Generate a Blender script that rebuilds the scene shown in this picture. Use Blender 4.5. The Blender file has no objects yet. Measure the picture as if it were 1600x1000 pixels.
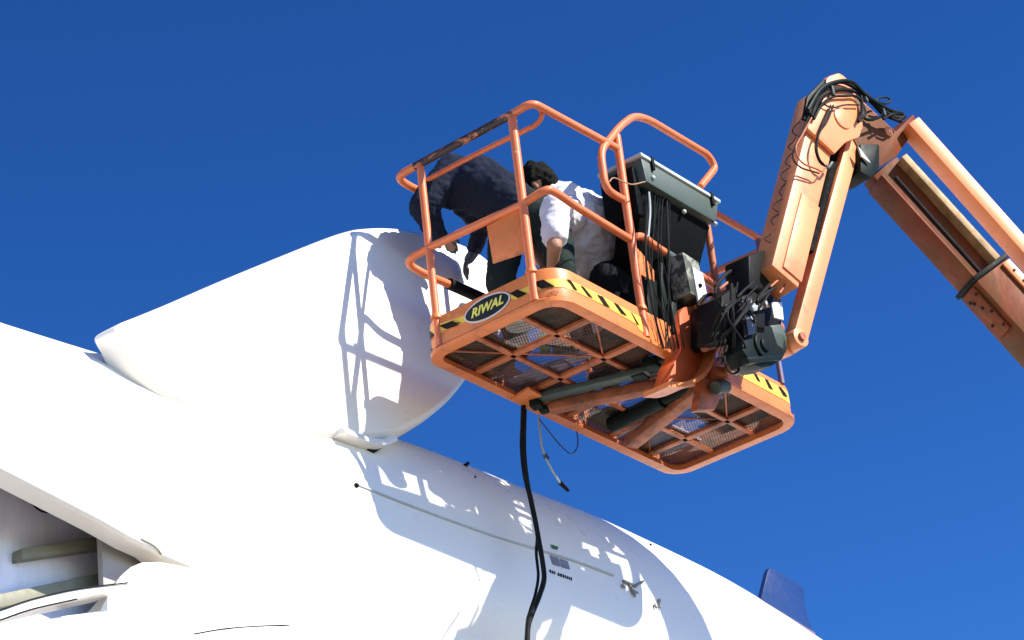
import bpy, bmesh, math, random
from mathutils import Vector as V, Matrix, noise
random.seed(7)
S = bpy.context.scene
COL = S.collection
ZB = 8.6                                   # height of the basket floor frame above the ground
# ------------------------------------------------------------------ camera
RGT = V((0.62224369, -0.7757133, -0.10526952))
UP = V((-0.31192984, -0.3690292, 0.87550969))
BCK = V((-0.71799204, -0.51194368, -0.47159422))
CAM = V((-10.5926, -7.2623, ZB - 6.97085))
F = 4563.76
cd = bpy.data.cameras.new('Camera'); cam = bpy.data.objects.new('Camera', cd); COL.objects.link(cam)
m = Matrix.Identity(4)
for i in range(3):
    m[i][0] = RGT[i]; m[i][1] = UP[i]; m[i][2] = BCK[i]; m[i][3] = CAM[i]
cam.matrix_world = m
cd.sensor_width = 36; cd.sensor_fit = 'HORIZONTAL'; cd.lens = 36 * F / 1600
cd.clip_start = 0.1; cd.clip_end = 5000
S.camera = cam
# ------------------------------------------------------------------ light
SUN_DIR = V((0.24, -1.0, 0.87)).normalized()
SUN_EL = math.asin(SUN_DIR.z); SUN_ROT = math.atan2(SUN_DIR.x, SUN_DIR.y)
W = bpy.data.worlds.new("World"); S.world = W; W.use_nodes = True
nt = W.node_tree; nt.nodes.clear()
sky = nt.nodes.new('ShaderNodeTexSky'); sky.sky_type = 'NISHITA'; sky.sun_disc = False
sky.sun_elevation = SUN_EL; sky.sun_rotation = SUN_ROT
sky.air_density = 1.0; sky.dust_density = 0.2; sky.ozone_density = 4.0; sky.altitude = 500
hsv = nt.nodes.new('ShaderNodeHueSaturation'); hsv.inputs['Saturation'].default_value = 1.06; hsv.inputs['Value'].default_value = .61
bg = nt.nodes.new('ShaderNodeBackground'); bg.inputs[1].default_value = 0.05
wo = nt.nodes.new('ShaderNodeOutputWorld')
gm = nt.nodes.new('ShaderNodeGamma'); gm.inputs[1].default_value = 1.8
nt.links.new(sky.outputs[0], gm.inputs[0]); nt.links.new(gm.outputs[0], hsv.inputs['Color']); nt.links.new(hsv.outputs[0], bg.inputs[0]); nt.links.new(bg.outputs[0], wo.inputs[0])
sl = bpy.data.lights.new('Sun', 'SUN'); sl.energy = 4.9; sl.angle = math.radians(0.5); sl.color = (1.0, 0.92, 0.82)
so = bpy.data.objects.new('Sun', sl); COL.objects.link(so)
so.rotation_euler = SUN_DIR.to_track_quat('Z', 'Y').to_euler(); so.location = (0, -20, 30)
S.view_settings.view_transform = 'Standard'; S.view_settings.look = 'None'
S.view_settings.exposure = 1.0; S.view_settings.gamma = 1
S.render.engine = 'CYCLES'

# ------------------------------------------------------------------ pixel rays (photo pixels -> points of the place)
def ray(x, y): return RGT * ((x - 800) / F) + UP * ((500 - y) / F) - BCK
def onY(x, y, Y): d = ray(x, y); return CAM + d * ((Y - CAM.y) / d.y)
def onX(x, y, X): d = ray(x, y); return CAM + d * ((X - CAM.x) / d.x)
def onZ(x, y, Z): d = ray(x, y); return CAM + d * ((Z + ZB - CAM.z) / d.z)
def atd(x, y, D): return CAM + ray(x, y) * D
def B(x, y, z): return V((x, y, z + ZB))          # basket coordinates

# ------------------------------------------------------------------ materials
def newmat(name):
    M = bpy.data.materials.new(name); M.use_nodes = True
    return M, M.node_tree, M.node_tree.nodes['Principled BSDF']
def noise_node(t, scale, detail=6, rough=.6, vec=None, dist=0):
    n = t.nodes.new('ShaderNodeTexNoise'); n.inputs['Scale'].default_value = scale
    n.inputs['Detail'].default_value = detail; n.inputs['Roughness'].default_value = rough
    n.inputs['Distortion'].default_value = dist
    if vec: t.links.new(vec, n.inputs['Vector'])
    return n
def ramp(t, src, p0, p1, c0=(0, 0, 0, 1), c1=(1, 1, 1, 1)):
    r = t.nodes.new('ShaderNodeValToRGB'); r.color_ramp.elements[0].position = p0; r.color_ramp.elements[1].position = p1
    r.color_ramp.elements[0].color = c0; r.color_ramp.elements[1].color = c1
    t.links.new(src, r.inputs[0]); return r
def mixc(t, fac, a, b):
    n = t.nodes.new('ShaderNodeMix'); n.data_type = 'RGBA'
    if isinstance(fac, float): n.inputs[0].default_value = fac
    else: t.links.new(fac, n.inputs[0])
    for k, v in ((6, a), (7, b)):
        if isinstance(v, tuple): n.inputs[k].default_value = (*v, 1)
        else: t.links.new(v, n.inputs[k])
    return n.outputs[2]
def paint(name, col, var=.12, rough=.45, stain=None, stain_at=(.62, .75), sscale=4., stretch=(1, 1, 1), metal=0, bump=.0, chips=None, chip_at=(.66, .69), cscale=30., fine=20., spec=.4):
    M, t, b = newmat(name)
    tc = t.nodes.new('ShaderNodeTexCoord'); mp = t.nodes.new('ShaderNodeMapping'); mp.inputs['Scale'].default_value = stretch
    t.links.new(tc.outputs['Object'], mp.inputs[0]); vec = mp.outputs[0]
    n1 = noise_node(t, 2.3, 5, .6, vec)
    lo = tuple(c * (1 - var) for c in col); hi = tuple(min(1, c * (1 + var)) for c in col)
    r1 = ramp(t, n1.outputs[0], .3, .7, (*lo, 1), (*hi, 1)); c = r1.outputs[0]
    n4 = noise_node(t, fine, 4, .7, vec); r4 = ramp(t, n4.outputs[0], .35, .75)
    c2 = mixc(t, r4.outputs[0], c, tuple(k * (1 - var * .8) for k in col)); c = c2
    if stain:
        n2 = noise_node(t, sscale, 8, .68, vec, .6); r2 = ramp(t, n2.outputs[0], *stain_at); c = mixc(t, r2.outputs[0], c, stain)
    if chips:
        n3 = noise_node(t, cscale, 6, .7, vec); r3 = ramp(t, n3.outputs[0], *chip_at); c = mixc(t, r3.outputs[0], c, chips)
    t.links.new(c, b.inputs['Base Color']); b.inputs['Metallic'].default_value = metal; b.inputs['Specular IOR Level'].default_value = spec
    rr = ramp(t, n4.outputs[0], .2, .8, (rough * .75,) * 3 + (1,), (min(1, rough * 1.3),) * 3 + (1,)); t.links.new(rr.outputs[0], b.inputs['Roughness'])
    if bump:
        bp = t.nodes.new('ShaderNodeBump'); bp.inputs['Strength'].default_value = bump; bp.inputs['Distance'].default_value = .01
        t.links.new(n4.outputs[0], bp.inputs['Height']); t.links.new(bp.outputs[0], b.inputs['Normal'])
    return M
ORANGE = paint('orange_paint', (.68, .195, .050), .16, .42, stain=(.30, .08, .03), stain_at=(.52, .74), sscale=5, chips=(.16, .07, .04), chip_at=(.70, .73), cscale=16)
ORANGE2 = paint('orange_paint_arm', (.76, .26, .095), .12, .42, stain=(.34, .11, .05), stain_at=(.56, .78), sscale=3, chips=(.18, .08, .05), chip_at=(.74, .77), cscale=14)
BOOMP = paint('stained_shaded_boom_paint', (.19, .040, .011), .35, .55, spec=.15, stain=(.085, .05, .010), stain_at=(.44, .66), sscale=3, stretch=(1, 1, .35), chips=(.10, .045, .02), chip_at=(.62, .70), cscale=9)  # stained boom orange, darkened so the colour carries the underside shade
BOOMW = paint('pale_boom_flange', (.48, .30, .13), .25, .6, stain=(.25, .16, .06), stain_at=(.45, .62), sscale=6)  # paler tan than the rest of the boom
WORN = paint('worn_rail_coating', (.58, .18, .08), .2, .5, stain=(.035, .02, .018), stain_at=(.40, .46), sscale=7, stretch=(2.5, 1.1, 2.5), chips=(.62, .6, .58), chip_at=(.66, .68), cscale=22)
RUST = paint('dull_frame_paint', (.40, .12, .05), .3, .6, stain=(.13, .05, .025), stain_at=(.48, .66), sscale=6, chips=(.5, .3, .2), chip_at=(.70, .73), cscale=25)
DEEP = paint('red_orange_paint', (.58, .10, .025), .12, .42, stain=(.25, .05, .02), stain_at=(.62, .8), sscale=5)
WHITE = paint('white_gloss_paint', (.80, .775, .71), .02, .30, stain=(.72, .69, .62), stain_at=(.6, .85), sscale=1.2, fine=6)
CREAM = paint('cream_edge_paint', (.50, .46, .38), .05, .5)
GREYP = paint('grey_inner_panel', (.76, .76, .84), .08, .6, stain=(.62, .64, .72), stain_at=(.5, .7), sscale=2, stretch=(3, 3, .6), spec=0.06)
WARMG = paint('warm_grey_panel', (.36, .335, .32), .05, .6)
OLIVE = paint('olive_beam_paint', (.22, .215, .15), .2, .55)
SEAMG = paint('grey_sealant', (.42, .44, .43), .1, .6)
BLACKP = paint('black_plastic', (.010, .011, .011), .3, .5, stain=(.03, .04, .035), stain_at=(.6, .7), sscale=8, spec=0.07)
BLACKR = paint('black_rubber', (.008, .009, .009), .3, .7, spec=0.15)
DGREEN = paint('dark_green_casting', (.005, .011, .008), .4, .45, stain=(.05, .07, .055), stain_at=(.62, .75), sscale=8, chips=(.25, .3, .26), chip_at=(.74, .76), cscale=20, spec=0.10)
GREENG = paint('grey_green_metal', (.052, .078, .068), .12, .55, stain=(.05, .07, .06), stain_at=(.6, .8), sscale=6)
PALE = paint('pale_metal_cap', (.42, .48, .46), .2, .35)
CAMO = paint('mottled_cover', (.20, .22, .17), .2, .6, stain=(.03, .04, .03), stain_at=(.45, .52), sscale=14)
LABELW = paint('white_label', (.62, .60, .56), .05, .5)
YEL = paint('hazard_yellow', (.72, .46, .06), .1, .5, stain=(.50, .22, .06), stain_at=(.60, .72), sscale=9)
BLK = paint('hazard_black', (.015, .012, .010), .3, .5, chips=(.3, .12, .04), chip_at=(.70, .73), cscale=30, spec=0.06)
SIGNB = paint('sign_black', (.010, .010, .008), .1, .4)
SIGNY = paint('sign_yellow', (.74, .68, .12), .08, .5)
SIGNR = paint('sign_rim', (.62, .55, .50), .08, .5)
NAVY = paint('navy_cloth', (.014, .020, .036), .25, .85, bump=.5, fine=60, spec=0.06)
DARKC = paint('black_cloth', (.010, .012, .014), .25, .85, bump=.5, fine=60, spec=0.06)
TROU = paint('dark_green_trousers', (.018, .028, .026), .3, .8, stain=(.05, .07, .065), stain_at=(.6, .72), sscale=10, bump=.5, fine=60, spec=0.06)
TEE = paint('white_cotton', (.60, .60, .64), .03, .85, bump=.35, fine=50)
SKIN = paint('skin', (.36, .19, .12), .08, .55)
HAIR = paint('dark_hair', (.012, .014, .010), .4, .6, bump=1.0, fine=90, spec=0.06)
GLOVE = paint('grey_work_glove', (.10, .12, .15), .2, .8, bump=.5, fine=50, spec=0.06)
BLUE = paint('navy_blade_paint', (.012, .035, .13), .08, .35)
PURP = paint('purple_grey_base', (.14, .10, .17), .1, .5)
BLUEPL = paint('lilac_paper', (.34, .36, .52), .12, .6)
CARD = paint('tan_cardboard', (.46, .27, .14), .1, .8)
PLAST = paint('white_plastic_bucket', (.66, .66, .62), .05, .4)
GRN = paint('green_plastic', (.03, .16, .05), .1, .4)
CONC = paint('concrete_apron', (.21, .18, .135), .10, .85, stain=(.16, .14, .11), stain_at=(.5, .7), sscale=.3, fine=3)
GRATE = paint('grating_steel', (.17, .08, .05), .3, .55, stain=(.06, .05, .045), stain_at=(.45, .6), sscale=6)

# ------------------------------------------------------------------ helpers
def link(name, me, mat, parent=None, smooth=False):
    o = bpy.data.objects.new(name, me); COL.objects.link(o)
    if mat and not me.materials: me.materials.append(mat)
    if parent: o.parent = parent; o.matrix_parent_inverse = parent_inv(parent)
    if smooth:
        for p in me.polygons: p.use_smooth = True
    return o
def parent_world(p):
    mw = Matrix.Translation(p.location) @ p.rotation_euler.to_matrix().to_4x4()
    return (parent_world(p.parent) @ p.matrix_parent_inverse @ mw) if p.parent else mw
def parent_inv(p): return parent_world(p).inverted()
def tag(o, label=None, cat=None, group=None, kind=None):
    if label: o['label'] = label
    if cat: o['category'] = cat
    if group: o['group'] = group
    if kind: o['kind'] = kind
    return o
def empty(name, loc, label, cat, group=None):
    o = bpy.data.objects.new(name, None); COL.objects.link(o); o.location = loc; o.empty_display_size = .2
    return tag(o, label, cat, group)
def fin(name, bm, mat, parent=None, smooth=False, bevel=0, seg=2):
    if bevel:
        bmesh.ops.remove_doubles(bm, verts=bm.verts, dist=1e-5)
        es = [e for e in bm.edges if len(e.link_faces) == 2 and e.calc_face_angle(0) > .6]
        bmesh.ops.bevel(bm, geom=es, offset=bevel, segments=seg, affect='EDGES', profile=.5, clamp_overlap=True)
    bmesh.ops.recalc_face_normals(bm, faces=bm.faces)
    me = bpy.data.meshes.new(name); bm.to_mesh(me); bm.free()
    o = link(name, me, mat, parent)
    if smooth or bevel:
        for p in me.polygons: p.use_smooth = True
        try: me.set_sharp_from_angle(angle=math.radians(38))
        except Exception: pass
    return o
def box(bm, c, ex, ey, ez):
    """box by centre and three half-axis vectors"""
    vs = [bm.verts.new(c + ex * a + ey * b + ez * d) for a in (-1, 1) for b in (-1, 1) for d in (-1, 1)]
    for f in ((0, 1, 3, 2), (4, 6, 7, 5), (0, 4, 5, 1), (2, 3, 7, 6), (0, 2, 6, 4), (1, 5, 7, 3)):
        bm.faces.new([vs[i] for i in f])
def abox(bm, lo, hi):
    lo = V(lo); hi = V(hi); c = (lo + hi) / 2; h = (hi - lo) / 2
    box(bm, c, V((h.x, 0, 0)), V((0, h.y, 0)), V((0, 0, h.z)))
def beam(bm, p0, p1, w, h, e1=None):
    u = (p1 - p0).normalized()
    if e1 is None: e1 = V((-1, 0, 0))
    e1 = (e1 - u * e1.dot(u)).normalized(); e2 = e1.cross(u)
    box(bm, (p0 + p1) / 2, u * ((p1 - p0).length / 2), e1 * (w / 2), e2 * (h / 2))
def rounded(pts, rad, n=6):
    """polyline with corners rounded; rad number or list"""
    out = [pts[0].copy()]
    for i in range(1, len(pts) - 1):
        r = rad[i] if isinstance(rad, (list, tuple)) else rad
        a, b, c = pts[i - 1], pts[i], pts[i + 1]
        d0 = (a - b); d1 = (c - b); r0 = min(r, d0.length * .49, d1.length * .49)
        if r0 < 1e-4: out.append(b.copy()); continue
        p0 = b + d0.normalized() * r0; p1 = b + d1.normalized() * r0
        for k in range(n + 1):
            t = k / n; out.append(p0 * (1 - t) ** 2 + b * 2 * t * (1 - t) + p1 * t * t)
    out.append(pts[-1].copy()); return out
def spline(pts, n=8):
    out = []
    P = [pts[0] * 2 - pts[1]] + list(pts) + [pts[-1] * 2 - pts[-2]]
    for i in range(1, len(P) - 2):
        a, b, c, d = P[i - 1:i + 3]
        for k in range(n):
            t = k / n
            out.append(.5 * ((2 * b) + (c - a) * t + (2 * a - 5 * b + 4 * c - d) * t * t + (3 * b - a - 3 * c + d) * t ** 3))
    out.append(pts[-1].copy()); return out
def tube(bm, pts, r, n=10, caps=True):
    rings = []; N = None
    for i, p in enumerate(pts):
        t = (pts[min(i + 1, len(pts) - 1)] - pts[max(i - 1, 0)]).normalized()
        if N is None:
            N = V((0, 0, 1)) if abs(t.z) < .9 else V((1, 0, 0))
        N = (N - t * N.dot(t)).normalized(); Bn = t.cross(N)
        rr = r(i / (len(pts) - 1)) if callable(r) else r
        rings.append([bm.verts.new(p + (N * math.cos(a) + Bn * math.sin(a)) * rr) for a in [2 * math.pi * k / n for k in range(n)]])
    for a, b in zip(rings, rings[1:]):
        for k in range(n): bm.faces.new((a[k], a[(k + 1) % n], b[(k + 1) % n], b[k]))
    if caps: bm.faces.new(rings[0][::-1]); bm.faces.new(rings[-1])
def tubeobj(name, pts, r, mat, parent, n=10):
    bm = bmesh.new(); tube(bm, pts, r, n); return fin(name, bm, mat, parent, smooth=True)
def cyl(bm, p0, p1, r0, r1=None, n=20):
    tube(bm, [p0, p1], (lambda t: r0 + ((r1 if r1 is not None else r0) - r0) * t), n)
def loft(bm, rings, closed=True, capends=False):
    vr = [[bm.verts.new(p) for p in r] for r in rings]; n = len(rings[0])
    for a, b in zip(vr, vr[1:]):
        for k in range(n if closed else n - 1):
            bm.faces.new((a[k], a[(k + 1) % n], b[(k + 1) % n], b[k]))
    if capends: bm.faces.new(vr[0][::-1]); bm.faces.new(vr[-1])
    return vr
def prism(bm, pts, d):
    a = [bm.verts.new(p) for p in pts]; b = [bm.verts.new(p + d) for p in pts]; n = len(pts)
    bm.faces.new(a); bm.faces.new(b[::-1])
    for k in range(n): bm.faces.new((a[k], b[k], b[(k + 1) % n], a[(k + 1) % n]))
def interp(tab, x):
    if x <= tab[0][0]:
        (x0, y0), (x1, y1) = tab[0], tab[1]; return y0 + (y1 - y0) * (x - x0) / (x1 - x0) * .0 + 0
    for (x0, y0), (x1, y1) in zip(tab, tab[1:]):
        if x <= x1: return y0 + (y1 - y0) * (x - x0) / (x1 - x0)
    return tab[-1][1]
def blob(name, segs, mat, parent, voxel=.014, smooth=4, wrinkle=0, wscale=.12):
    """one continuous skin grown round tapered limbs"""
    bm = bmesh.new()
    for s in segs:
        p0, r0, p1, r1 = s[:4]; fl = s[4] if len(s) > 4 else None
        L = (p1 - p0).length; n = max(2, int(L / (min(r0, r1) * .5)) + 1)
        pts = []; rad = []
        for sgn, p, r in ((0, p0, r0), (1, p1, r1)):
            bmesh.ops.create_icosphere(bm, subdivisions=2, radius=r, matrix=Matrix.Translation(p))
        if L > 1e-4: cyl(bm, p0, p1, r0, r1, 16)
    me = bpy.data.meshes.new(name + '_src'); bm.to_mesh(me); bm.free()
    tmp = bpy.data.objects.new(name + '_src', me); COL.objects.link(tmp)
    md = tmp.modifiers.new('r', 'REMESH'); md.mode = 'VOXEL'; md.voxel_size = voxel
    sm = tmp.modifiers.new('s', 'SMOOTH'); sm.iterations = smooth; sm.factor = .6
    dg = bpy.context.evaluated_depsgraph_get()
    nm = bpy.data.meshes.new_from_object(tmp.evaluated_get(dg)); nm.name = name
    bpy.data.objects.remove(tmp)
    if wrinkle:
        for v in nm.vertices:
            v.co += v.normal * wrinkle * (noise.noise(v.co / wscale) + .6 * noise.noise(V((v.co.x, v.co.y, v.co.z * 2.2)) / (wscale * .4)))
    nm.materials.clear(); nm.materials.append(mat)
    return link(name, nm, mat, parent, smooth=True)

# ------------------------------------------------------------------ ground
bm = bmesh.new(); bmesh.ops.create_grid(bm, x_segments=8, y_segments=8, size=1500)
tag(fin('ground', bm, CONC), kind='structure')

# ================================================================== AIRCRAFT
air = empty('aircraft', V((0, 2.1, 0)), 'white aircraft body with upright tail fin beside the orange basket', 'aircraft')
CY, RAD = 2.08, 1.0
ridge_px = [(0, 505), (80, 529), (160, 555), (300, 594), (460, 639), (620, 685), (730, 726), (840, 772), (925, 803), (1000, 838), (1100, 885), (1190, 938), (1280, 1000)]
def silh(px, py):
    d = ray(px, py); a = math.hypot(d.y, d.z); ny, nz = -d.z / a, d.y / a           # tube normal where the view ray grazes it
    Y = CY + RAD * ny; p = onY(px, py, Y); return p.x, p.z - RAD * nz
zc_tab = [silh(*p) for p in ridge_px]
x0, z0 = zc_tab[0]; x1, z1 = zc_tab[3]
zc_tab = [(x0 - 12, z0 - .05 * 12)] + zc_tab
x0, z0 = zc_tab[-3]; x1, z1 = zc_tab[-1]; sl_ = (z1 - z0) / (x1 - x0)
zc_tab.append((x1 + 6, z1 + sl_ * 6))
def zc(x): # smoothed
    return sum(interp(zc_tab, x + k * .12) for k in (-2, -1, 0, 1, 2)) / 5
print('zc', [(round(a, 2), round(b - ZB, 3)) for a, b in zc_tab])
# front flare below the tube: Y as a function of z below the tube centre
def prof_front():
    pts = []
    for k in range(0, 13):                      # from -Y side of the tube, normal angle 0 -> -35 deg
        a = math.radians(-25 * k / 12); pts.append((CY - RAD * math.cos(a), RAD * math.sin(a)))
    y, z = pts[-1]
    tail = [(CY - .888, -.48), (CY - .888, -.56), (CY - .905, -.66), (CY - .945, -.78), (CY - 1.0, -.95), (CY - 1.09, -1.15), (CY - 1.14, -1.4), (CY - 1.15, -1.7), (CY - 1.10, -2.05), (CY - .9, -2.45), (CY - .55, -2.75), (CY, -2.85)]
    return pts + tail
PF = prof_front()
def Yfront(dz): # dz below centre (negative)
    if dz > 0: return CY - math.sqrt(max(.05, 1 - dz * dz))
    for (y0, z0), (y1, z1) in zip(PF, PF[1:]):
        if z1 <= dz <= z0: return y0 + (y1 - y0) * (dz - z0) / (z1 - z0)
    return PF[-1][0]
def hull_pt(px, py):
    Y = 1.0
    for _ in range(12):
        p = onY(px, py, Y); Y = .5 * Y + .5 * Yfront(p.z - zc(p.x))
    return onY(px, py, Y)
lip_px = [(0, 729), (60, 760), (110, 786), (160, 812), (205, 838), (238, 853), (252, 864), (300, 885), (380, 920)]
low_px = [(0, 979), (80, 966), (158, 954), (172, 925), (190, 899), (205, 886), (222, 879), (250, 878), (300, 888), (380, 921)]
lip = [hull_pt(*p) for p in lip_px]; low = [hull_pt(*p) for p in low_px]
lip_t = [(p.x, p.z) for p in lip]; low_t = [(p.x, p.z) for p in low]
XJ = lip_t[-1][0]
print('lip', [(round(a, 2), round(b - ZB, 2)) for a, b in lip_t]); print('low', [(round(a, 2), round(b - ZB, 2)) for a, b in low_t])
def ext(tab, x):
    if x < tab[0][0]:
        return tab[0][1] + (tab[0][1] - tab[1][1]) / (tab[1][0] - tab[0][0]) * 0 * (tab[0][0] - x)
    return interp(tab, x)
xs = [-9 + .5 * i for i in range(8)] + [-5 + .1 * i for i in range(-0, 0)]
xs = sorted(set([-9, -8, -7, -6, -5.4, -5] + [round(-4.8 + .06 * i, 3) for i in range(60)] + [round(-1.2 + .15 * i, 3) for i in range(66)] + [a for a, _ in low_t] + [XJ, XJ + .01]))
def taper(x): return 1.0
def upper_ring(x):
    c = zc(x); zl = (ext(lip_t, x) if x <= XJ else min(lip_t[-1][1], c - .4)) - c
    r = []
    for k in range(0, 31):                      # back bottom over crown to the front horizontal
        a = math.radians(-50 + (230) * k / 30); r.append(V((x, CY + RAD * math.cos(a), c + RAD * math.sin(a))))
    n = 22
    for k in range(1, n + 1):
        dz = zl * k / n; r.append(V((x, Yfront(dz), c + dz)))
    if x <= XJ: # rolled edge, turned inwards
        yl = Yfront(zl); th = .06
        r += [V((x, yl + .010, c + zl - .010)), V((x, yl + .03, c + zl - .014)), V((x, yl + .115, c + zl - .014)), V((x, yl + .12, c + zl + .10))]
    else:
        yl = r[-1].y; r += [V((x, yl + .01, r[-1].z)), V((x, yl + .02, r[-1].z)), V((x, yl + .03, r[-1].z)), V((x, yl + .04, r[-1].z))]
    return r
def lower_ring(x):
    c = zc(x); zt = (ext(low_t, x) if x <= XJ else min(lip_t[-1][1], c - .4)) - c
    off = 0 if x > XJ else 0
    yt = Yfront(zt); r = [V((x, yt + .22, c + zt - .10)), V((x, yt + .05, c + zt - .02)), V((x, yt + .015, c + zt - .003))]
    zs = [zt + (-2.85 - zt) * (k / 20) for k in range(21)]
    r += [V((x, Yfront(z), c + z)) for z in zs]
    r += [V((x, 2 * CY - Yfront(z), c + z)) for z in [-2.75, -2.45, -2.05, -1.7, -1.4, -1.15, -.9]] + [V((x, CY + .8, c - .62))]
    return r
bm = bmesh.new(); R_ = [upper_ring(x) for x in xs]; loft(bm, R_, closed=False)
hull = fin('fuselage_shell', bm, WHITE, air, smooth=True)
bm = bmesh.new(); R_ = [lower_ring(x) for x in xs]; loft(bm, R_, closed=False)
fin('belly_cowling', bm, WHITE, air, smooth=True)
# end caps so the tube is solid from any side
for x in (-9, xs[-1]):
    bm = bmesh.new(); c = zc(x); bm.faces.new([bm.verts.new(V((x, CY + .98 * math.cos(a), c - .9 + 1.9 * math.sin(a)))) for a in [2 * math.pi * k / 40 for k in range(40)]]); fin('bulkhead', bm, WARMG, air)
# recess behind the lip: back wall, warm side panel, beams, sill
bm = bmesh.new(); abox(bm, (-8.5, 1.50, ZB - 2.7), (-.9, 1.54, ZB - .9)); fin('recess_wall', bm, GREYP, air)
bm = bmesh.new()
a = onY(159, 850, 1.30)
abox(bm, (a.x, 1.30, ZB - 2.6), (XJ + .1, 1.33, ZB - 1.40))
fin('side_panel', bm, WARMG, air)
for q in ([(35, 856), (250, 824), (250, 843), (35, 874)], [(-60, 940), (250, 876), (250, 898), (-60, 962)]):
    bm = bmesh.new(); pts = [onY(x, y, 1.43) for x, y in q]; prism(bm, pts, V((0, .068, 0))); fin('beam', bm, OLIVE, air, bevel=.006)
bm = bmesh.new()
top = [(-60, 974), (0, 955), (50, 938), (120, 922), (200, 912)]; bot = [(-60, 992), (0, 968), (50, 951), (120, 935), (197, 918)]
pa = spline([onY(x, y, 1.06) for x, y in top], 6); pb = spline([onY(x, y, 1.06) for x, y in bot], 6)
loft(bm, [[p, q, q + V((0, .2, .0)), p + V((0, .2, 0))] for p, q in zip(pa, pb)], capends=True); fin('sill', bm, WHITE, air, smooth=False)
tubeobj('sill_seal', spline([onY(x, y - 1.5, 1.055) for x, y in top], 6), .0035, BLACKR, air, 6)
tubeobj('sill_seal', spline([onY(x, y + 1, 1.055) for x, y in bot[1:4]], 6), .004, BLACKR, air, 6)
tubeobj('wire', spline([onY(x, y, 1.45) for x, y in [(-20, 748), (20, 765), (45, 783), (62, 797), (78, 801), (95, 799)]], 6), .005, BLACKR, air, 6)
# panel gap on the cowling, seam strip and small fittings of the tube
def on_hull(px, py, off=.004):
    p = hull_pt(px, py); dz = p.z - zc(p.x); y1 = Yfront(dz - .01); y0 = Yfront(dz + .01); n = V((0, -.02, y0 - y1)).normalized()
    if n.y > 0: n = -n
    return p - n * (-off) if False else p + n * off
def tube_pt(px, py, off=.0):
    """point on the round tube seen at a pixel"""
    lo_ = 12.0; best = None; D = 12.5
    while D < 20:
        p = atd(px, py, D); c = zc(p.x); r = math.hypot(p.y - CY, p.z - c)
        if r <= RAD: 
            n = V((0, p.y - CY, p.z - c)).normalized(); return p + n * off, n
        D += .004
    p = atd(px, py, 16); return p, V((0, -1, 0))
tubeobj('panel_gap', spline([on_hull(x, y, .001) for x, y in [(303, 991), (350, 983), (400, 979), (452, 977)]], 6), .004, BLACKP, air, 6)
tubeobj('panel_gap', spline([on_hull(x, y, -.001) for x, y in [(252, 866), (246, 858), (236, 850), (220, 842)]], 5), .005, OLIVE, air, 6)
tubeobj('seam_strip', spline([tube_pt(x, y, .004)[0] for x, y in [(556, 757), (620, 783), (700, 813), (770, 838), (835, 858), (900, 878), (958, 900)]], 8), .0065, SEAMG, air, 8)
for x, y, r in [(556, 757, .014), (836, 857, .010), (727, 726, .012), (731, 722, .010), (1016, 852, .008), (742, 744, .006)]:
    p, n = tube_pt(x, y + (2 if y < 760 else 0), .004); bm = bmesh.new(); bmesh.ops.create_icosphere(bm, subdivisions=2, radius=r, matrix=Matrix.Translation(p)); fin('fastener', bm, BLACKP, air, smooth=True)
def quad_on_tube(bm, px, off=.004):
    vs = [bm.verts.new(tube_pt(x, y, off)[0]) for x, y in px]; bm.faces.new(vs)
DGL = paint('dusty_grey_glass', (.18, .19, .20), .2, .3)
for q in ([(858, 868), (872, 872), (876, 886), (863, 882)], [(874, 873), (886, 877), (890, 890), (878, 887)]):
    bm = bmesh.new(); quad_on_tube(bm, q); fin('access_window', bm, DGL, air)
bm = bmesh.new(); quad_on_tube(bm, [(860, 851), (872, 855), (870, 860), (862, 857)]); fin('placard', bm, GRN, air)
x = 858; rnd = random.Random(3)
while x < 891:
    w = rnd.choice([2.2, 2.8, 1.6]); y = 890 + (x - 858) * .36
    if rnd.random() > .15: bm = bmesh.new(); quad_on_tube(bm, [(x, y), (x + w, y + w * .36), (x + w + .8, y + 5 + w * .36), (x + .8, y + 5)], .003); fin('stencil_marking', bm, BLACKP, air)
    x += w + 1.3
FIT = paint('grey_fitting', (.20, .21, .19), .2, .5)
for a, b_ in [((972, 909), (992, 918)), ((990, 917), (1004, 909)), ((982, 916), (990, 934)), ((970, 915), (974, 920)), ((984, 922), (994, 928)), ((1020, 945), (1024, 952)), ((1028, 938), (1029, 950))]:
    bm = bmesh.new(); cyl(bm, tube_pt(*a, .008)[0], tube_pt(*b_, .012)[0], .009, .006, 8); fin('drain_fitting', bm, FIT, air, smooth=True)
# blade antenna
bm = bmesh.new(); pts = [onY(x, y, 1.36) for x, y in [(1189, 938), (1200, 893), (1203, 887), (1211, 889), (1250, 913), (1257, 921), (1258, 945), (1264, 968), (1274, 992)]]
prism(bm, pts, V((0, .035, 0))); fin('blade_antenna', bm, BLUE, air, bevel=.006)
bm = bmesh.new(); prism(bm, [onY(x, y, 1.345) for x, y in [(1188, 936), (1274, 988), (1276, 996), (1189, 942)]], V((0, .065, 0))); fin('antenna_base', bm, PURP, air, bevel=.004)

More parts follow.
